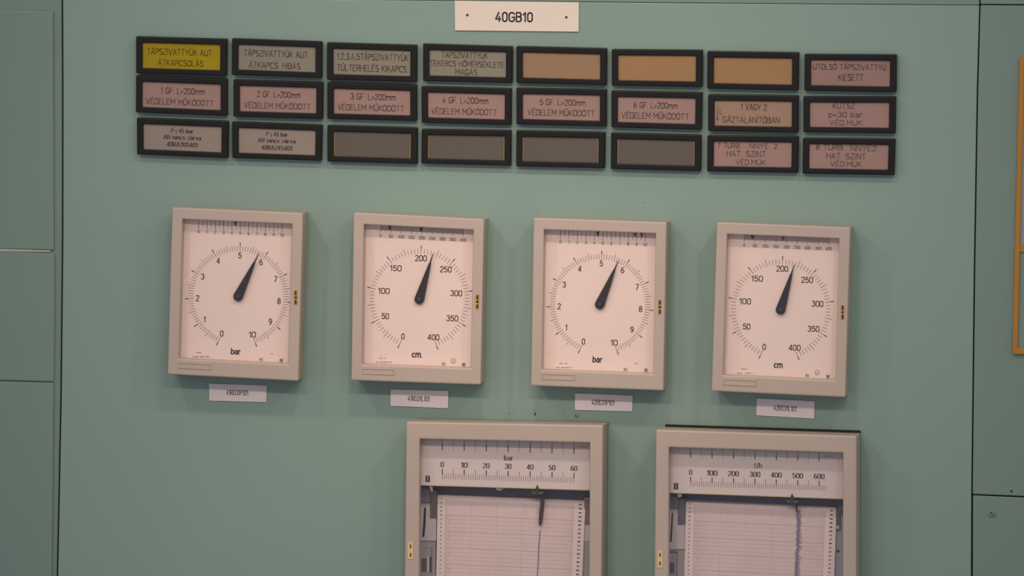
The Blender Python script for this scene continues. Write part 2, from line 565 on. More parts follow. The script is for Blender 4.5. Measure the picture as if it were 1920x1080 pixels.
cab2 = thing('side_cabinet', P(1900, BOT, 0), 'right green cabinet with a screwed lower plate beside the central sheet', 'cabinet')
RX = 2450
sheet('header_plate', [(on(RSEAM, -600) + 1.1, TOPPY), (RX, TOPPY), (RX, 12), (1920, 8.4), (on(RSEAM, 8) + 1.1, 7.8)], -.03, -.0015, PAINT2, cab2)
sheet('cover_plate', [(on(RSEAM, 10) + 1.1, 9.6), (1920, 10.4), (RX, 16), (RX, 946), (1920, 930.5), (1823.5, 926.5), (1828.3, 500), (1833.8, 169)], -.03, 0, PAINT2, cab2,
      extra=lambda b: b.disc((1896.3, 921.2), 2.2, .0003, DARK))
sheet('lower_plate', [(1824, 928.6), (1920, 932.8), (RX, 949), (RX, BOT), (1802, BOT), (1823.6, 1080)], -.03, -.001, PAINT2, cab2)
b = MB()
b.prism(circ((1859, 963), 6.2, 22), .002, -.001, .002, STEEL)
b.prism(circ((1859, 962), 3.8, 6), .0045, .002, .0045, STEEL)
b.disc((1858.6, 961), 1.6, .0047, DARK)
b.build('screw', cab2, .0005)

# orange framed board, mostly outside the picture
brd = thing('framed_board', P(1905, 667, 0), 'orange-framed board with a crossbar on the right cabinet', 'board')
bq = Quad((1911.5, 108), (2250, 118), (2237, 676), (1898, 664))
fu = 9.5 / 338
fv = 11 / 556
b = MB()
b.ring(bq.sub(0, 0, 1, 1), bq.sub(fu, fv, 1 - fu, 1 - fv), .006, .0005, .006, ORANGE)
b.build('frame', brd, .001)
b = MB()
b.prism(bq.sub(fu, .634, 1 - fu, .655), .0055, .0005, .0055, ORANGE)
b.build('crossbar', brd, .0005)
b = MB()
b.prism(bq.sub(fu, fv, 1 - fu, .634), .0022, .0003, .0022, SIGNB)
b.build('upper_sheet', brd)
b = MB()
b.prism(bq.sub(fu, .655, 1 - fu, 1 - fv), .0022, .0003, .0022, PAINT2)
b.build('lower_sheet', brd)

# ------------------------------------------------------------------ top name plate
q = Quad((852.3, 1.3), (1085.3, 4.2), (1084.8, 59.6), (853.2, 57.2))
t = thing('name_plate', P(968, 57, 0), 'white name plate reading 40GB10 at the top middle', 'sign')
b = MB()
b.prism(q.sub(0, 0, 1, 1), .003, .0002, .003, WHITEP)
text(b, '40GB10', 963.8, 32, 71, 16.6, .012, .0032, 'dinb', ENG, nib=.92)
b.build('plate', t, .0004)
for c in ((876.3, 28.3), (1061.7, 32.4)):
    b = MB()
    b.prism(circ(c, 2.5, 14), .0036, .003, .0036, ENG2)
    b.build('rivet', t)

# ------------------------------------------------------------------ annunciator lamps
ZA, ZB, ZC, ZD = (4.153, 240, 50), (3.858, 600, 50), (4.153, 950, 70), (4.154, 1310, 80)
ANN = {
    (0, 0): (ZA, (62, 75, 768, 95, 765, 380, 62, 358)), (0, 1): (ZA, (810, 90, 1508, 115, 1507, 395, 808, 370)),
    (1, 0): (ZA, (62, 378, 770, 405, 770, 690, 60, 662)), (1, 1): (ZA, (820, 410, 1515, 430, 1512, 715, 820, 695)),
    (2, 0): (ZA, (68, 708, 778, 735, 775, 1020, 70, 990)), (2, 1): (ZA, (810, 738, 1510, 765, 1503, 1040, 812, 1018)),
    (0, 2): (ZB, (50, 113, 698, 132, 697, 395, 50, 378)), (0, 3): (ZB, (745, 122, 1390, 142, 1388, 403, 745, 388)),
    (1, 2): (ZB, (53, 403, 697, 422, 697, 678, 53, 662)), (1, 3): (ZB, (733, 430, 1382, 447, 1380, 708, 735, 690)),
    (2, 2): (ZB, (53, 712, 702, 730, 700, 990, 53, 970)), (2, 3): (ZB, (735, 740, 1380, 750, 1378, 1002, 733, 985)),
    (0, 4): (ZC, (75, 68, 777, 85, 775, 368, 75, 350)), (0, 5): (ZC, (818, 92, 1523, 97, 1520, 383, 818, 370)),
    (1, 4): (ZC, (75, 393, 775, 405, 773, 690, 75, 672)), (1, 5): (ZC, (815, 415, 1520, 428, 1515, 715, 815, 695)),
    (2, 4): (ZC, (75, 725, 765, 738, 760, 1015, 73, 1000)), (2, 5): (ZC, (812, 742, 1513, 760, 1510, 1038, 810, 1020)),
    (0, 6): (ZD, (68, 65, 778, 75, 775, 368, 65, 352)), (0, 7): (ZD, (825, 87, 1540, 92, 1538, 382, 822, 368)),
    (1, 6): (ZD, (73, 403, 775, 412, 773, 695, 73, 682)), (1, 7): (ZD, (815, 418, 1535, 420, 1530, 702, 815, 692)),
    (2, 6): (ZD, (68, 722, 775, 730, 770, 1010, 65, 998)), (2, 7): (ZD, (812, 742, 1530, 750, 1522, 1028, 808, 1015)),
}
YEL = mat('lens_yellow', (154, 134, 0), .35, var=.03, scale=30, spec=.25)
GRY = mat('lens_grey_beige', (134, 127, 110), .35, var=.03, scale=30, spec=.25)
TAN = mat('lens_tan', (148, 119, 90), .35, var=.03, scale=20, spec=.25)
ORG = mat('lens_orange', (156, 120, 82), .35, var=.03, scale=20, spec=.25)
PNK = mat('lens_pink', (154, 124, 115), .35, var=.03, scale=30, spec=.25)
PGR = mat('lens_dusky_pink', (148, 118, 108), .35, var=.05, scale=30, spec=.25)
TPK = mat('lens_tan_pink', (154, 126, 106), .35, var=.03, scale=30, spec=.25)
CRM = mat('lens_cream', (144, 130, 118), .35, var=.02, scale=30, spec=.25)
DGR = mat('lens_smoky_grey', (97, 88, 79), .3, var=.04, scale=12, spec=.25)
LINK = mat('lens_lettering', (74, 60, 56), .6)
LINKY = mat('lens_lettering_on_yellow', (84, 66, 4), .6)
LINKS = mat('lens_lettering_bold', (62, 50, 50), .6)
LEDGE = mat('lens_yellow_edge', (150, 130, 78), .4)
VM = 'VÉDELEM MŰKÖDÖTT'
# (text, x0, x1, y, cap) in measuring units of each row block
TXT = {
    (0, 0): (YEL, [('TÁPSZIVATTYÚK AUT.', 148, 665, 199, 46), ('ÁTKAPCSOLÁS', 232, 587, 284, 44)]),
    (0, 1): (GRY, [('TÁPSZIVATTYÚK AUT.', 900, 1410, 212, 46), ('ÁTKAPCS. HIBÁS', 940, 1342, 303, 44)]),
    (0, 2): (GRY, [('1,2,3,4,5TÁPSZIVATTYÚK', 122, 640, 220, 44), ('TÚLTERHELÉS KIKAPCS.', 122, 637, 302, 44)]),
    (0, 3): (GRY, [('TAPSZIVATTYUK', 878, 1215, 207, 40), ('TEKERCS HŐMÉRSÉKLETE', 795, 1333, 270, 38), ('MAGAS', 978, 1138, 329, 40)]),
    (0, 4): (TAN, []), (0, 5): (ORG, []), (0, 6): (ORG, []),
    (0, 7): (PGR, [('UTOLSÓ TÁPSZIVATTYÚ', 890, 1460, 190, 42), ('KIESETT', 1088, 1282, 271, 48)]),
    (1, 0): (PNK, [('1 GF. L>200mm', 255, 597, 502, 44), (VM, 138, 668, 588, 42)]),
    (1, 1): (PNK, [('2 GF. L>200mm', 1003, 1343, 529, 44), (VM, 903, 1422, 617, 42)]),
    (1, 2): (PNK, [('3 GF. L>200mm', 220, 548, 508, 42), (VM, 127, 608, 587, 40)]),
    (1, 3): (PNK, [('4 GF. L>200mm', 885, 1218, 534, 42), (VM, 805, 1278, 615, 40)]),
    (1, 4): (PNK, [('5 GF. L>200mm', 258, 615, 507, 44), (VM, 162, 685, 588, 44)]),
    (1, 5): (PNK, [('6 GF. L>200mm', 988, 1333, 530, 44), (VM, 893, 1420, 612, 44)]),
    (1, 6): (TPK, [('1 VAGY 2', 328, 530, 502, 46), ('GÁZTALANÍTÓBAN', 187, 630, 602, 44), ('L', 163, 186, 535, 42)]),
    (1, 7): (PNK, [('KUTSZ', 1043, 1218, 492, 42), ('p<30 bar', 1012, 1278, 560, 40), ('VÉD.MÜK', 1017, 1275, 624, 36)]),
    (2, 0): (CRM, [('P ! 45 bar', 335, 510, 812, 30), ('AR nincs zárva', 275, 572, 863, 30), ('40RA20S401', 300, 545, 918, 32)]),
    (2, 1): (CRM, [('P ! 45 bar', 1075, 1245, 838, 30), ('AR nincs zárva', 1010, 1307, 888, 30), ('40RA24S401', 1038, 1280, 944, 32)]),
    (2, 2): (DGR, []), (2, 3): (DGR, []), (2, 4): (DGR, []), (2, 5): (DGR, []),
    (2, 6): (PNK, [('7 TURB.', 143, 330, 802, 38), ('NNYE', 395, 545, 805, 38), ('2.', 588, 622, 808, 38), ('HAT. SZINT', 217, 525, 866, 42), ('VÉD.MÜK', 287, 523, 932, 38)]),
    (2, 7): (PNK, [('8 TURB.', 912, 1135, 815, 40), ('NNYE2', 1183, 1385, 822, 40), ('HAT. SZINT', 993, 1303, 884, 42), ('VÉD.MÜK', 1025, 1270, 945, 38)]),
}
ALAB = {
    (0, 0): 'black-framed lamp tile with a bright yellow lens, top left corner of the grid',
    (0, 1): 'black-framed lamp tile with a grey lens reading ÁTKAPCS. HIBÁS, right of the yellow one',
    (0, 2): 'black-framed lamp tile with a grey lens reading TÚLTERHELÉS KIKAPCS.',
    (0, 3): 'black-framed lamp tile with a grey three-line lens ending in MAGAS',
    (0, 4): 'black-framed lamp tile with a blank dull tan lens, leftmost of the three blank orange-toned ones',
    (0, 5): 'black-framed lamp tile with a blank orange lens, middle of the three blank orange-toned ones',
    (0, 6): 'black-framed lamp tile with a blank orange lens, rightmost of the three blank orange-toned ones',
    (0, 7): 'black-framed lamp tile with a dusky pink lens reading KIESETT, top right corner of the grid',
    (1, 0): 'black-framed lamp tile with a pink lens whose lettering starts 1 GF',
    (1, 1): 'black-framed lamp tile with a pink lens whose lettering starts 2 GF',
    (1, 2): 'black-framed lamp tile with a pink lens whose lettering starts 3 GF',
    (1, 3): 'black-framed lamp tile with a pink lens whose lettering starts 4 GF',
    (1, 4): 'black-framed lamp tile with a pink lens whose lettering starts 5 GF',
    (1, 5): 'black-framed lamp tile with a pink lens whose lettering starts 6 GF',
    (1, 6): 'black-framed lamp tile reading GÁZTALANÍTÓBAN with a down arrow on tan pink',
    (1, 7): 'black-framed lamp tile with a pink lens reading p<30 bar',
    (2, 0): 'black-framed lamp tile with a cream lens in bold print ending in 40RA20S401',
    (2, 1): 'black-framed lamp tile with a cream lens in bold print ending in 40RA24S401',
    (2, 2): 'black-framed lamp tile with a blank smoky grey lens, directly right of the 40RA24S401 one',
    (2, 3): 'black-framed lamp tile with a blank smoky grey lens, under the one starting 4 GF',
    (2, 4): 'black-framed lamp tile with a blank smoky grey lens, under the one starting 5 GF',
    (2, 5): 'black-framed lamp tile with a blank smoky grey lens, under the one starting 6 GF',
    (2, 6): 'black-framed lamp tile with a pink lens whose lettering starts 7 TURB',
    (2, 7): 'black-framed lamp tile with a pink lens whose lettering starts 8 TURB',
}
HA = .013
for key, (Z, c) in ANN.items():
    k, ox, oy = Z
    pts = [(ox + c[2 * i] / k, oy + c[2 * i + 1] / k) for i in range(4)]
    pts[2] = (pts[2][0], pts[2][1] + 1.2)
    pts[3] = (pts[3][0], pts[3][1] + 1.2)
    q = Quad(*pts)
    cx, cy = q(.5, .5)
    t = thing('indicator_lamp', P(cx, q(.5, 1)[1], 0), ALAB[key], 'indicator lamp', 'indicator lamp tiles in the grid of three rows')
    b = MB()
    iu, iv0, iv1 = .070, .165, .150
    b.ring(q.sub(0, 0, 1, 1), q.sub(iu, iv0, 1 - iu, 1 - iv1), HA, .0002, HA, BLACK)
    b.build('bezel', t, .0012)
    lm, lines = TXT[key]
    hl = .0095
    b = MB()
    b.prism(q.sub(iu - .004, iv0 - .01, 1 - iu + .004, 1 - iv1 + .01), hl, .001, hl, lm)
    if lm is DGR:
        for u0, u1 in ((iu, iu + .014), (1 - iu - .008, 1 - iu)):
            b.poly([P(x, y, hl + .0002) for x, y in q.sub(u0, iv0, u1, 1 - iv1)], LEDGE)
    sl = q.slope()
    ink = LINKY if lm is YEL else (LINKS if lm is CRM else LINK)
    for s, x0, x1, y, cap in lines:
        st = 'serif' if lm is CRM else 'din'
        text(b, s, ox + (x0 + x1) / 2 / k, oy + y / k, (x1 - x0) / k, cap / k, sl, hl + .0003, st, ink, nib=1.0 if st == 'serif' else 1.0)
    if key == (1, 6):
        a0 = (ox + 148 / k, oy + 492 / k)
        a1 = (ox + 147 / k, oy + 585 / k)
        b.seg(a0, a1, 1.1, hl + .0003, ink)
        b.poly([P(a1[0] - 2, a1[1], hl + .0003), P(a1[0] + 2, a1[1], hl + .0003), P(a1[0], a1[1] + 7, hl + .0003)], ink)
    b.build('lens', t)

# ------------------------------------------------------------------ round dial gauges
HG, HD = .048, .028


def dial_gauge(corners, centre, value_angle, kind, roll, label, marks=()):
    q = Quad(*corners)
    t = thing('dial_gauge', P(*q(.5, 1), 0), label, 'gauge', 'white dial gauges in a row')
    # housing that sits on the sheet, black layer for the shaded gap, then the door
    b = MB()
    b.prism(q.sub(.004, .003, .996, .997), HG, .0002, .0262, BEIGED)
    b.build('housing', t, .001)
    b = MB()
    b.prism(q.sub(.012, .010, .988, .990), HG, .0262, .0276, GAPDARK)
    b.build('gap_shade', t)
    u0, v0, u1, v1 = .079, .068, .921, .902
    b = MB()
    b.ring(q.sub(0, 0, 1, 1), q.sub(u0, v0, u1, v1), HG, .0276, HG, BEIGE)
    d = b.build('door_frame', t, .0018)
    # label holder pressed into the lower left of the door
    b = MB()
    o_, i_ = q.sub(.082, .921, .332, .960), q.sub(.090, .930, .324, .953)
    b.ring(o_, i_, HG + .0011, HG - .001, HG + .0011, BEIGE)
    b.prism(i_, HG + .0003, HG - .001, HG + .0003, BEIGE)
    under(b.build('label_holder', t, .0003), d)
    # dial plate with its printing
    b = MB()
    b.prism(q.sub(u0 - .01, v0 - .012, u1 + .012, v1 + .02), HD, .0277, HD + .0004, DIAL)
    h = HD + .0007
    cx, cy = centre
    cr, sr = math.cos(roll), math.sin(roll)

    def rp(x, y):
        return (cx + x * cr - y * sr, cy + x * sr + y * cr)

    def pol(r, a):
        a = math.radians(a)
        return rp(r * math.sin(a), -r * math.cos(a))
    RR = 99.5
    bar = kind.startswith('bar')
    n = 100 if bar else 80
    for i in range(n + 1):
        a = -158 + 316 * i / n
        if i % 10 == 0:
            b.seg(pol(.845 * RR, a), pol(1.0 * RR, a), 1.1, h, INKT)
            b.seg(pol(.945 * RR, a), pol(1.01 * RR, a), 1.5, h + .0001, INK)
        elif i % 5 == 0:
            b.seg(pol(.845 * RR, a), pol(.985 * RR, a), 1.0, h, INKT)
        else:
            b.seg(pol(.85 * RR, a), pol(.945 * RR, a), .9, h, INKT)
    labs = [str(k) for k in range(11)] if bar else [str(50 * k) for k in range(9)]
    for k, s in enumerate(labs):
        a = -158 + 316 * k / (len(labs) - 1)
        rr = (.77 if bar else {'0': .77, '50': .72, '100': .69, '150': .735, '200': .77, '250': .747, '300': .70, '350': .715, '400': .765}[s]) * RR
        x, y = pol(rr, a)
        if s == '400':
            x += 0
        wd = {1: 6.6, 2: 14.2, 3: 22.5}[len(s)]
        if s == '1':
            wd = 3.6
        text(b, s, x, y, wd, 10.2, roll, h, 'helv', INK)
    ux, uy = rp(-1, 103.5)
    if bar:
        text(b, 'bar', ux, uy, 19, 10.5, roll, h, 'helv', INK, nib=1.25)
    else:
        text(b, 'cm.' if '.' in kind else 'cm', ux, uy, 20 if '.' in kind else 17, 11, roll, h, 'helv', INK, nib=1.25)
    # straight scale along the top, partly behind the door frame
    nn = 10 if bar else 8
    ox, oy = q(.205 if bar else .21, .068)
    ex, ey = q(.843, .068)
    for i in range(nn * (2 if bar else 10) + 1):
        tt = i / (nn * (2 if bar else 10))
        x, y = lerp(ox, ex, tt), lerp(oy, ey, tt)
        if bar:
            L = 16 if i % 2 == 0 else 13
            wd = 1.2 if i % 2 == 0 else .8
        else:
            L = 13 if i % 10 == 0 else (11 if i % 5 == 0 else 9)
            wd = 1.1 if i % 10 == 0 else .7
        b.seg((x, y - 2), (x - .3, y + L), wd, h, INKT)
        if i % (2 if bar else 10) == 0:
            s = labs[i // (2 if bar else 10)]
            text(b, s, x - .5, y + 21.5 - (2 if not bar else 0), {1: 3.6, 2: 8, 3: 12}[len(s)], 5.2, roll, h, 'helv', INKT, nib=1.2)
    # fine print
    for (u, v, wd, rows) in ((.245, .872, 15, 1), (.255, .896, 33, 1)):
        x, y = q(u, v - .012)
        for j in range(int(wd / 2.4)):
            if R.random() < .85:
                b.seg((x - wd / 2 + j * 2.4, y), (x - wd / 2 + j * 2.4 + 1.6, y + .05), R.choice((1.4, 1.9, 2.4)), h, INKT)
    for s, u, v in (('KI', .712, .882), ('BE', .868, .882)):
        x, y = q(u, v)
        text(b, s, x, y, 7 if s == 'BE' else 6.4, 5.2, roll, h, 'helv', INK, nib=1.1)
    if bar:
        x, y = q(.79, .853)
        pts = [(x + 3.8 * math.cos(math.radians(a)), y - 3 * math.sin(math.radians(a))) for a in range(25, 160, 15)]
        for p0, p1 in zip(pts[:-1], pts[1:]):
            b.seg(p0, p1, .9, h, INKT)
    else:
        x, y = q(.785, .862)
        pts = circ((x, y), 4.4, 18)
        for p0, p1 in zip(pts, pts[1:] + pts[:1]):
            b.seg(p0, p1, .9, h, INKT)
        b.seg((x - 1.6, y - 1.6), (x - 1.6, y + .6), .9, h, INKT)
        b.seg((x + 1.6, y - 1.6), (x + 1.6, y + .6), .9, h, INKT)
        b.seg((x - 2, y + 1.8), (x + 2, y + 1.8), .8, h, INKT)
    for u, m_ in marks:
        x, y = q(u, v0 + .006)
        b.poly([P(x - 3, y - 2, h + .0003), P(x + 3, y - 2, h + .0003), P(x + 1, y + 6, h + .0003), P(x - 1, y + 6, h + .0003)], m_)
    if '!' in kind:      # dark gap where the card sits low
        for uu0, uu1, vv in (((.70, .82, .899) if bar else (.33, .66, .901)), (.74, .85, .904)):
            x0, y0 = q(uu0, vv)
            x1, y1 = q(uu1, vv)
            b.seg((x0, y0), (x1, y1), 1.6, h + .0002, mat('card_dark_edge', (104, 70, 66), .7))
    b.build('dial_plate', t)
    # pointer
    b = MB()
    L = 89
    va = math.radians(value_angle)
    dx, dy = math.sin(va), -math.cos(va)
    nx, ny = -dy, dx
    hx, hy = cx - .5, cy + .3
    out = [(hx + dx * L + nx * .6, hy + dy * L + ny * .6)]
    out += [(hx + dx * 72 + nx * 1.4, hy + dy * 72 + ny * 1.4), (hx + dx * 68 + nx * 2.4, hy + dy * 68 + ny * 2.4)]
    for a in range(0, 181, 15):
        rr = 9.2
        aa = math.radians(a)
        out.append((hx + nx * rr * math.cos(aa) - dx * rr * math.sin(aa), hy + ny * rr * math.cos(aa) - dy * rr * math.sin(aa)))
    out += [(hx + dx * 68 - nx * 2.4, hy + dy * 68 - ny * 2.4), (hx + dx * 72 - nx * 1.4, hy + dy * 72 - ny * 1.4), (hx + dx * L - nx * .6, hy + dy * L - ny * .6)]
    b.prism(out, .034, .0325, .034, PTR)
    pobj = b.build('pointer', t, .0004)
    b = MB()
    b.prism(circ((hx - .4, hy + .3), 4.2, 20), .0365, .0284, .0365, PTR)
    b.prism(circ((hx - .4, hy + .3), 2.6, 16), .0372, .0365, .0372, HUB)
    under(b.build('hub_cap', t, .0004), pobj)
    # latch
    x, y = q(.962, .50 + (.004 if bar else 0))
    b = MB()
    b.prism([(x - 3.2, y - 13.5), (x + 3.2, y - 13.5), (x + 2.6, y + 13.5), (x - 3.8, y + 13.5)], HG + .0008, HG - .0005, HG + .0008, BRASSD)
    for yy, ww, hh in ((-8.5, 1.5, 4), (0, 2.2, 2.2), (8.5, 1.6, 3.6)):
        b.poly([P(x + sx_ * ww, y + yy + sy_ * hh, HG + .001) for sx_, sy_ in ((-1, -1), (1, -1), (1, 1), (-1, 1))] if yy else
               [P(x - 2.9, y, HG + .001), P(x, y - 2.6, HG + .001), P(x + 2.9, y, HG + .001), P(x, y + 2.6, HG + .001)], DARK)
    under(b.build('latch', t), d)
    b = MB()
    e = .002
    b.prism(q.sub(u0 + e, v0 + e, u1 - e, v1 - e), .043, .041, .043, GLASS)
    under(b.build('glass_pane', t), d)
    return t


def zc(org, k, *xy):
    return [(org[0] + xy[i] / k, org[1] + xy[i + 1] / k) for i in range(0, len(xy), 2)]


dial_gauge([(323, 388.8), (568.2, 399.6), (559.3, 714.6), (314.2, 702)], (447, 555.4), 25.5, 'bar', .036,
           'white bar dial gauge, first of the row, above the tag 41RD31P101', marks=((.485, INK),))
dial_gauge(zc((640, 380), 2.7, 62, 50, 722, 84, 705, 922, 50, 900), (786.6, 560.8), 16.6, 'cm.', .034,
           'white cm dial gauge reading about 215, above the tag 41RD31L101', marks=((.28, INK), (.52, INK)))
dial_gauge(zc((980, 390), 2.7, 55, 50, 728, 73, 712, 925, 42, 900), (1125, 570.4), 23, 'bar!', .034,
           'white bar dial gauge between the two cm gauges, above the tag 42RD31P101', marks=((.485, INK), (.765, RED), (.815, RED)))
dial_gauge(zc((1320, 400), 2.7, 65, 45, 740, 72, 715, 932, 38, 900), (1464, 580.4), 16.9, 'cm!', .036,
           'white cm dial gauge at the right end of the row, above the tag 42RD31L101', marks=((.27, INK), (.50, RED)))

# small tag plates
for pts, s, c, wd in (
        ([(391.9, 719.4), (500.2, 723), (499.3, 753.9), (392.4, 751.2)], '41RD31P101', (444.8, 736.2), 41),
        ([(732.6, 730.2), (840.6, 733), (839.8, 765.4), (732, 760.9)], '41RD31L101', (785, 747.4), 41),
        ([(1078, 737.2), (1186.2, 741.9), (1184.9, 771.4), (1077.9, 768.6)], '42RD31P101', (1130.7, 754.8), 43),
        ([(1418.9, 747.2), (1527.3, 752.4), (1526.6, 785), (1418.1, 778.6)], '42RD31L101', (1471.9, 765.6), 43)):
    b = MB()
    q = Quad(*pts)
    b.prism(q.sub(0, 0, 1, 1), .0022, .0002, .0022, TAGP)
    text(b, s, c[0], c[1], wd, 8.8, q.slope(), .0024, 'din', ENG2, nib=1.15)
    o = b.build('tag_plate', origin=P(*q(.5, 1), 0))
    tag(o, 'small white tag plate reading ' + s + ' under a dial gauge', 'tag', 'tag plates under the dial gauges')

# ------------------------------------------------------------------ chart recorders
HR, HS, HP = .062, .038, .016


def recorder(Zr, fc, op, plate_b, ticks, labs, unit, box, ptr_x, paper, rows, kind, hinge, label):
    k, ox, oy = Zr

    def z(x, y):
        return (ox + x / k, oy + y / k)
    q = Quad(*fc)
    t = thing('chart_recorder', P(*q(.5, 1), 0), label, 'chart recorder', 'beige chart recorders below the dials')
    oq = Quad(*op)
    iq = [oq(0, 0), oq(1, 0), oq(1, 1), oq(0, 1)]
    # shade of the open gap as a black sheet, visible along the top
    b = MB()
    b.prism(q.sub(.02 if kind == 2 else .03, -.009 if kind == 2 else .003, .997, .99), HR, .0002, .003, GAPDARK)
    b.build('gap_shade', t)
    b = MB()
    hin = Quad(*[oq(-.015, -.012), oq(1.015, -.012), oq(1.015, 1.01), oq(-.015, 1.01)])
    b.ring(q.sub(.003, .003, .997, .997), hin.sub(0, 0, 1, 1), HR, .003, .043, BEIGED)
    b.prism(q.sub(.004, .004, .996, .996), HR, .0031, .005, NAVY)
    b.build('housing', t, .0012)
    b = MB()
    b.ring(q.sub(0, 0, 1, 1), iq, HR, .0436, HR, BEIGE)
    door = b.build('door_frame', t, .002)
    b = MB()
    b.prism(hinge, HR + .0008, HR - .0005, HR + .0008, BRASS)
    hcx = sum(p[0] for p in hinge) / 4
    hcy = sum(p[1] for p in hinge) / 4
    for yy in (-8, 8):
        b.poly([P(hcx + .3 + sx_ * 1.2, hcy + yy + sy_ * 3.4, HR + .001) for sx_, sy_ in ((-1, -1), (1, -1), (1, 1), (-1, 1))], DARK)
    under(b.build('latch', t), door)
    # scale plate
    b = MB()
    pl, pr = plate_b
    tl, tr = oq(-.012, -.01), oq(1.012, -.01)
    b.prism([tl, tr, (tr[0] - .3, pr[1]), (tl[0], pl[1])], HS, .036, HS, SCALEP)
    h = HS + .0003
    b.poly([P(tl[0], pl[1] - 1.4, h), P(tr[0], pr[1] - 1.4, h), P(tr[0], pr[1], h), P(tl[0], pl[1], h)], YEDGE)
    x0, x1, yu0, yu1, yl0, yl1, sl = ticks          # zoom units; slope sl
    n = 60
    for i in range(0, n + 1, 5):
        x = lerp(x0, x1, i / n)
        dy = (x - x0) * sl
        maj = i % 10 == 0
        b.seg(z(x, yu0 + dy - 14), z(x, yu1 + dy), 1.2 if maj else .8, h, INKT)
        if maj:
            b.seg(z(x, yu0 + dy + 22), z(x, yu1 + dy), 1.7, h + .0001, INK)
    for i in range(n + 1 + (3 if kind == 2 else 0)):
        x = lerp(x0, x1, i / n)
        dy = (x - x0) * sl
        if i % 5 == 0:
            b.seg(z(x, yl0 + dy), z(x, yl1 + dy), 1.0, h, INKT)
            if i % 10 == 0 and i <= n:
                b.seg(z(x, yl0 + dy), z(x, yl0 + dy + 34), 1.7, h + .0001, INK)
        else:
            b.seg(z(x, yl0 + dy + 30), z(x, yl1 + dy), .9, h, INKT)
    rot = math.atan(sl)
    for j, s in enumerate(labs):
        x = lerp(x0, x1, j / 6)
        dy = (x - x0) * sl
        wd = {1: 6.4, 2: 13, 3: 20.5}[len(s)]
        cxp, cyp = z(x, yl0 - 30 + dy)
        text(b, s, cxp, cyp, wd, 9.2, rot, h, 'serif', INK)
    cxp, cyp = z(*unit[1])
    text(b, unit[0], cxp, cyp, unit[2], 9.4, rot, h, 'serif', INK, nib=.85)
    # maker's block letter
    bx, by = z(*box)
    b.poly([P(bx + a * 4.2, by + c * 6, h) for a, c in ((-1, -1), (1, -1), (1, 1), (-1, 1))], INK)
    b.seg((bx - .2, by - 4.5), (bx - .2, by + 4.5), .7, h + .0002, TAGP)
    b.seg((bx - .2, by - 4), (bx + 2.6, by - 4), .6, h + .0002, TAGP)
    # small type at the right of the upper scale
    sx0, sy0 = z(x1 + 32, yu0 + (x1 - x0) * sl + 14)
    for j in range(8):
        b.seg((sx0 + j * 2.2, sy0 + j * .05), (sx0 + j * 2.2 + 1.5, sy0 + j * .05), R.choice((1.4, 2.2)), h, INKT)
    b.build('scale_plate', t)
    # index and pen carriage
    px_, py_ = z(*ptr_x)
    b = MB()
    b.prism([(px_, py_ - 6.5), (px_ + 3, py_ + 1), (px_ + 4.5, py_ + 10), (px_ - 4.5, py_ + 10), (px_ - 3, py_ + 1)], .041, .0395, .041, GREENP)
    b.prism([(px_ - 11, py_ + 6), (px_ + 13, py_ + 7), (px_ + 10, py_ + 12), (px_ - 8, py_ + 11.5)], .034, .030, .034, OLIVE)
    b.prism([(px_ + 2.5, py_ + 8), (px_ + 7, py_ + 8), (px_ + 5.5, py_ + 11.5), (px_ + 3, py_ + 11.5)], .0365, .034, .0365, mat('carriage_clip', (150, 156, 140), .3))
    b.build('index_pointer', t, .0003)
    # chart paper on its roller
    (pl0, pl1), (pr0, pr1) = paper
    prof = [(0, .004), (2, .0085), (6, .0125), (12, .0148), (20, .0158), (34, .016), (260, .016)]
    b = MB()
    NU = 6

    def pp(u, dy_, hh, lift=0):
        fy = dy_ / (1080 - pl0[1])
        lx, ly = lerp(pl0[0], pl1[0], fy), pl0[1] + dy_
        rx, ry = lerp(pr0[0], pr1[0], fy), pr0[1] + dy_
        return P(lerp(lx, rx, u), lerp(ly, ry, u), hh + lift)

    def hp(dy_):
        for a, c in zip(prof[:-1], prof[1:]):
            if a[0] <= dy_ <= c[0]:
                return lerp(a[1], c[1], (dy_ - a[0]) / (c[0] - a[0]))
        return HP
    vs, fs = [], []
    for dy_, hh in prof:
        for i in range(NU + 1):
            vs.append(pp(i / NU, dy_, hh))
    nr = len(prof)
    fs = [(j * (NU + 1) + i, (j + 1) * (NU + 1) + i, (j + 1) * (NU + 1) + i + 1, j * (NU + 1) + i + 1) for j in range(nr - 1) for i in range(NU)]
    kb = len(vs)
    vs += [v + Vector((0, .0004, 0)) for v in vs]
    fs += [tuple(kb + i for i in f[::-1]) for f in fs]
    b.mesh(vs, fs, PAPER)

    def pseg(u, d0, d1, wd, m_, lift=.0003, u2=None):
        hw = wd / (pr0[0] - pl0[0]) / 2
        u2 = u if u2 is None else u2
        b.poly([pp(u - hw, d0, hp(d0), lift), pp(u + hw, d0, hp(d0), lift), pp(u2 + hw, d1, hp(d1), lift), pp(u2 - hw, d1, hp(d1), lift)], m_)
    # borders, fine grid, coarse grid
    for u0_, u1_ in ((.003, .052), (.93, .998)):
        for d0, d1 in ((6, 12), (12, 20), (20, 34), (34, 258)):
            b.poly([pp(u0_, d0, hp(d0), .0002), pp(u1_, d0, hp(d0), .0002), pp(u1_, d1, hp(d1), .0002), pp(u0_, d1, hp(d1), .0002)], STRIP)
    ng = 100
    for i in range(ng + 1):
        u = lerp(.06, .92, i / ng)
        big = i % 20 == 0
        for d0, d1 in ((12, 20), (20, 34), (34, 258)):
            pseg(u, d0, d1, .95 if big else .8, PGRID2 if big else PGRID, .00035 if big else .0003)
    d = rows
    j = 0
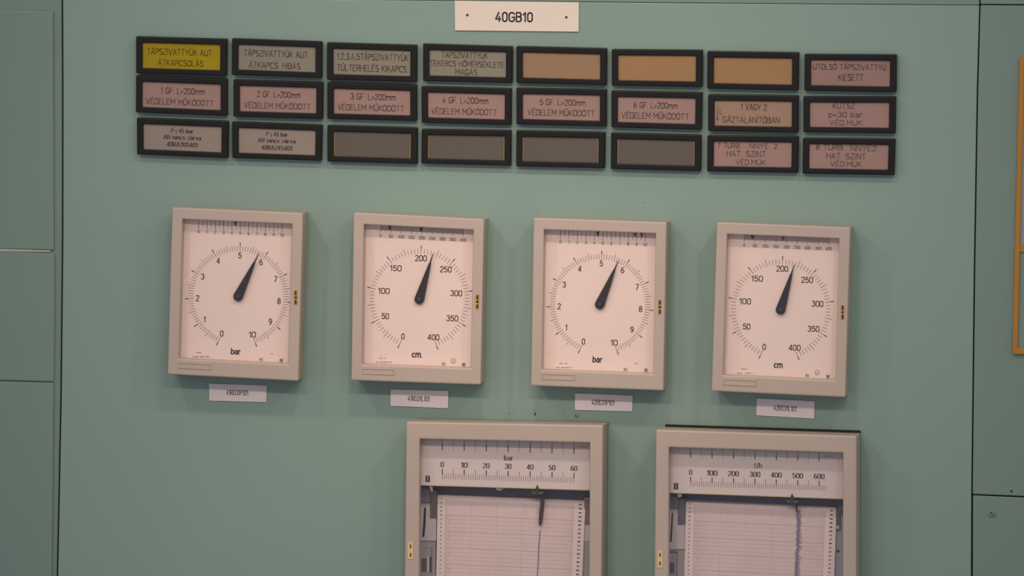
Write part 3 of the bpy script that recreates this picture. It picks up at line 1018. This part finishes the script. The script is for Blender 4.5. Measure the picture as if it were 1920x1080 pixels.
    while d < 258:
        hw = .55
        if d > 14:
            big = j % 4 == 0
            b.poly([pp(.06, d - hw, hp(d - hw), .0004), pp(.92, d - hw, hp(d - hw), .0004), pp(.92, d + hw, hp(d + hw), .0004), pp(.06, d + hw, hp(d + hw), .0004)] if big else
                   [pp(.06, d - .18, hp(d), .0003), pp(.92, d - .18, hp(d), .0003), pp(.92, d + .18, hp(d), .0003), pp(.06, d + .18, hp(d), .0003)], PGRID2 if big else PGRID)
        d += 7.65
        j += 1
    # time figures printed beside the left column
    for j in range(7):
        dd = 46 + 30.6 * j
        b.poly([pp(.082, dd, HP, .0005), pp(.09, dd, HP, .0005), pp(.09, dd + 5, HP, .0005), pp(.082, dd + 5, HP, .0005)], PGRID2)
    # sprocket holes
    d = 9
    while d < 256:
        for uc, wl, hl_ in ((.027, 1.15, 1.3), (.966, 2.7, 1.15)):
            wu = wl / (pr0[0] - pl0[0])
            b.poly([pp(uc + wu * a, d + hl_ * c, hp(d), .0006) for a, c in ((-1, -.7), (-.6, -1), (.6, -1), (1, -.7), (1, .7), (.6, 1), (-.6, 1), (-1, .7))], PHOLE if d < (52 if uc > .5 else 46) or R.random() < (.3 if uc > .5 else 0) else PHOLE2)
        d += 7.7
    # what the pen wrote
    up_ = (px_ + 3 - pl0[0]) / (pr0[0] - pl0[0])
    if kind == 1:
        u_a = .700
        dd = 60.0
        while dd < 256:
            u_b = u_a + R.uniform(-.0012, .0014)
            pseg(u_a, dd, dd + 6, 2.2, TRACE, .0007, u_b)
            u_a = u_b
            dd += 6
    else:
        uc = .744
        for pas, (wd, m_, amp) in enumerate(((2.0, TRACE2, .024), (1.8, TRACE2, .022), (1.6, TRACE2, .018), (1.6, TRACE2, .012), (1.8, TRACE3, .007), (1.4, TRACE3, .008))):
            dd = 10.0
            ua = uc
            while dd < 254:
                c_ = uc + .013 * math.sin(dd / 45.0)* .5 + (.004 if pas < 3 else 0)
                ub = c_ + R.uniform(-amp, amp)
                st_ = R.uniform(1.2, 2.6)
                pseg(ua, dd, dd + st_, wd, m_, .0007 + .0001 * pas, ub)
                ua = ub
                dd += st_
    b.build('chart_paper', t)
    # pen arm
    b = MB()
    if kind == 1:
        b.prism([(1014.2, 928), (1021.2, 928), (1019.4, 950), (1016.0, 980), (1013.6, 986), (1010.6, 985), (1009.8, 975), (1012.2, 950)], .024, .0195, .024, PENINK)
    else:
        b.prism([(1491.5, 940), (1496, 940), (1495.4, 950), (1493.6, 960), (1492.2, 960), (1491.5, 950)], .024, .0195, .024, PENINK)
    b.build('pen_arm', t, .0005)
    return t, z, door


# first recorder
Z1 = (3.483, 740, 770)


def z1(x, y):
    return (740 + x / 3.483, 770 + y / 3.483)


t1, zz, door1 = recorder(
    Z1, [(762, 790.7), (1130.6, 797.4), (1126.8, 1176), (757.8, 1168)],
    [(786.5, 823.3), (1106, 830.3), (1104.4, 1146), (784.8, 1140)],
    ((786.5, 910.2), (1106, 920)), (311, 1171, 197, 258, 381, 446, .0290),
    ['0', '10', '20', '30', '40', '50', '60'], ('bar', (745, 308), 18), (216, 445), (931, 505),
    (((820.4, 925.5), (817.8, 1080)), ((1098, 937.5), (1091.3, 1080))), 39, 1,
    [(764.6, 1016.5), (774.6, 1016.7), (774.0, 1048.5), (764.1, 1048.3)],
    'beige chart recorder with a 0 to 60 bar scale, left of the two')
Z2 = (3.6, 1210, 780)
t2, zz, door2 = recorder(
    Z2, [(1230, 805.6), (1605.8, 817.6), (1605.4, 1195), (1226, 1183)],
    [(1253.9, 838.9), (1580.8, 849.4), (1580.0, 1160), (1252.6, 1152)],
    ((1253.9, 924.4), (1580.6, 936.4)), (306, 1173, 230, 280, 410, 474, .0313),
    ['0', '100', '200', '300', '400', '500', '600'], ('t/h', (760, 333), 15), (207, 474), (990, 545),
    (((1286, 935.5), (1282.8, 1080)), ((1569, 949), (1563.8, 1080))), 40, 2,
    [(1232.8, 1032.2), (1242.2, 1032.6), (1241.8, 1064.6), (1232.2, 1064.2)],
    'beige chart recorder with a 0 to 600 t/h scale, right of the two')


def works(t, L, Rr, top, kind):
    """chassis pieces seen beside the paper; L, Rr are the inner x of the opening"""
    def blk(name, x0, y0, x1, y1, h0, h1, m, extra=None, lean=-.3):
        b = MB()
        b.prism([(x0, y0), (x1, y0), (x1 + lean, y1), (x0 + lean, y1)], h1, h0, h1, m)
        if extra:
            extra(b)
        return b.build(name, t, .0004)
    if kind == 1:
        blk('drive_block', L - 3, 905, L + 21, 941.5, .005, .026, NAVY)
        blk('paper_guide', 806.5, 918, 818.5, 971.5, .005, .0215, OLIVE)

        def slot(b):
            b.poly([P(x, y, .0206) for x, y in ((795.2, 952), (799, 951.5), (797.6, 985), (795.4, 1006.5), (791.4, 1006.5), (793.5, 985))], DARK)
        blk('chassis_plate', L - 3, 941.5, 817.5, 1014, .005, .020, CHASS, slot)

        def fr(b):
            b.poly([P(x, y, .0186) for x, y in ((785, 1024.5), (809.5, 1024.5), (809.5, 1026.5), (785, 1026.5))], CHASS2)
            b.poly([P(x, y, .0186) for x, y in ((790.5, 1047), (800, 1047), (799.6, 1071.5), (790.2, 1071.5))], OLIVE)
            b.poly([P(x, y, .0186) for x, y in ((801, 1044), (805.5, 1044), (805, 1072), (800.6, 1072))], CHASS)
            b.poly([P(x, y, .0188) for x, y in ((805.8, 1044), (808.4, 1044), (807.9, 1072.5), (805.3, 1072.5))], DARK)
            b.poly([P(x, y, .0188) for x, y in ((784.6, 1044), (787, 1044), (786.7, 1072.5), (784.5, 1072.5))], DARK)
            b.seg((809.8, 1025), (808.9, 1076), 1.4, .0187, NAVY)
        blk('drive_window', L - 3, 1014, 816.5, 1150, .005, .018, CHASS2, fr)
        blk('paper_guide', 1095.5, 932, 1110, 983, .005, .0155, mat('bracket_brown', (122, 98, 94), .5))
        blk('chassis_plate', 1088, 983, 1110, 1015, .005, .0140, CHASS)
        blk('chassis_plate', 1086, 1015, 1110, 1150, .005, .0135, CHASS2)
        b = MB()
        b.prism([(803.5, 910), (810.5, 910), (812, 921), (809, 923)], .036, .034, .036, mat('clip_pale_olive', (150, 142, 110), .4))
        b.build('clip', t)
        b = MB()
        b.prism(circ((936.5, 916), 7, 16, ry=3.6), .034, .031, .034, CHASS)
        b.build('knob', t, .0004)
    else:
        blk('drive_block', L - 3, 920, L + 18, 952.5, .005, .026, NAVY)
        blk('paper_guide', 1271, 935, 1284, 983.5, .005, .0215, NAVY)

        def slot(b):
            b.poly([P(x, y, .0206) for x, y in ((1259.5, 962), (1262, 961.5), (1261, 990), (1259.2, 1016), (1256.2, 1016), (1258, 990))], GREENP)
        blk('chassis_plate', L - 3, 952.5, 1284, 1030, .005, .020, CHASS, slot)

        def fr(b):
            b.poly([P(x, y, .0186) for x, y in ((1253, 1033.5), (1270, 1034), (1270, 1036.5), (1253, 1036))], OLIVE)
            b.seg((1270, 1034), (1269, 1079), 1.2, .0187, OLIVE)
            b.poly([P(x, y, .0186) for x, y in ((1255.5, 1055), (1264.5, 1055), (1264, 1074.5), (1255, 1074.5))], OLIVE)
        blk('drive_window', L - 3, 1030, 1283, 1160, .005, .018, CHASS2, fr)
        blk('drive_block', 1571, 930, 1586, 964.5, .005, .0150, NAVY)

        def sq(b):
            b.poly([P(x, y, .0164) for x, y in ((1568.5, 985.5), (1573.5, 985.8), (1573.2, 991.5), (1568.3, 991.3))], CHASS)
        blk('paper_guide', 1567, 955, 1575.8, 994, .005, .016, OLIVE, sq)
        blk('chassis_plate', 1558, 964.5, 1586, 1025, .005, .0135, CHASS2)

        def dot(b):
            b.disc((1571.7, 1033.4), 2.6, .0138, DARK)
        blk('chassis_plate', 1557, 1025, 1586, 1160, .005, .0135, BLUEG, dot)
        b = MB()
        b.prism([(1269, 924), (1279, 924.5), (1277.5, 932), (1272, 933)], .036, .034, .036, mat('clip_pale_olive', (150, 142, 110), .4))
        b.build('clip', t)


works(t1, 786, 1105, 910, 1)
works(t2, 1253.5, 1580.5, 925, 2)
# glass of the recorders
for t, door, op in ((t1, door1, Quad((786.5, 823.3), (1106, 830.3), (1104.4, 1146), (784.8, 1140))), (t2, door2, Quad((1253.9, 838.9), (1580.8, 849.4), (1580.0, 1160), (1252.6, 1152)))):
    b = MB()
    b.prism(op.sub(.002, .002, .998, .998), .056, .054, .056, GLASS)
    under(b.build('glass_pane', t), door)
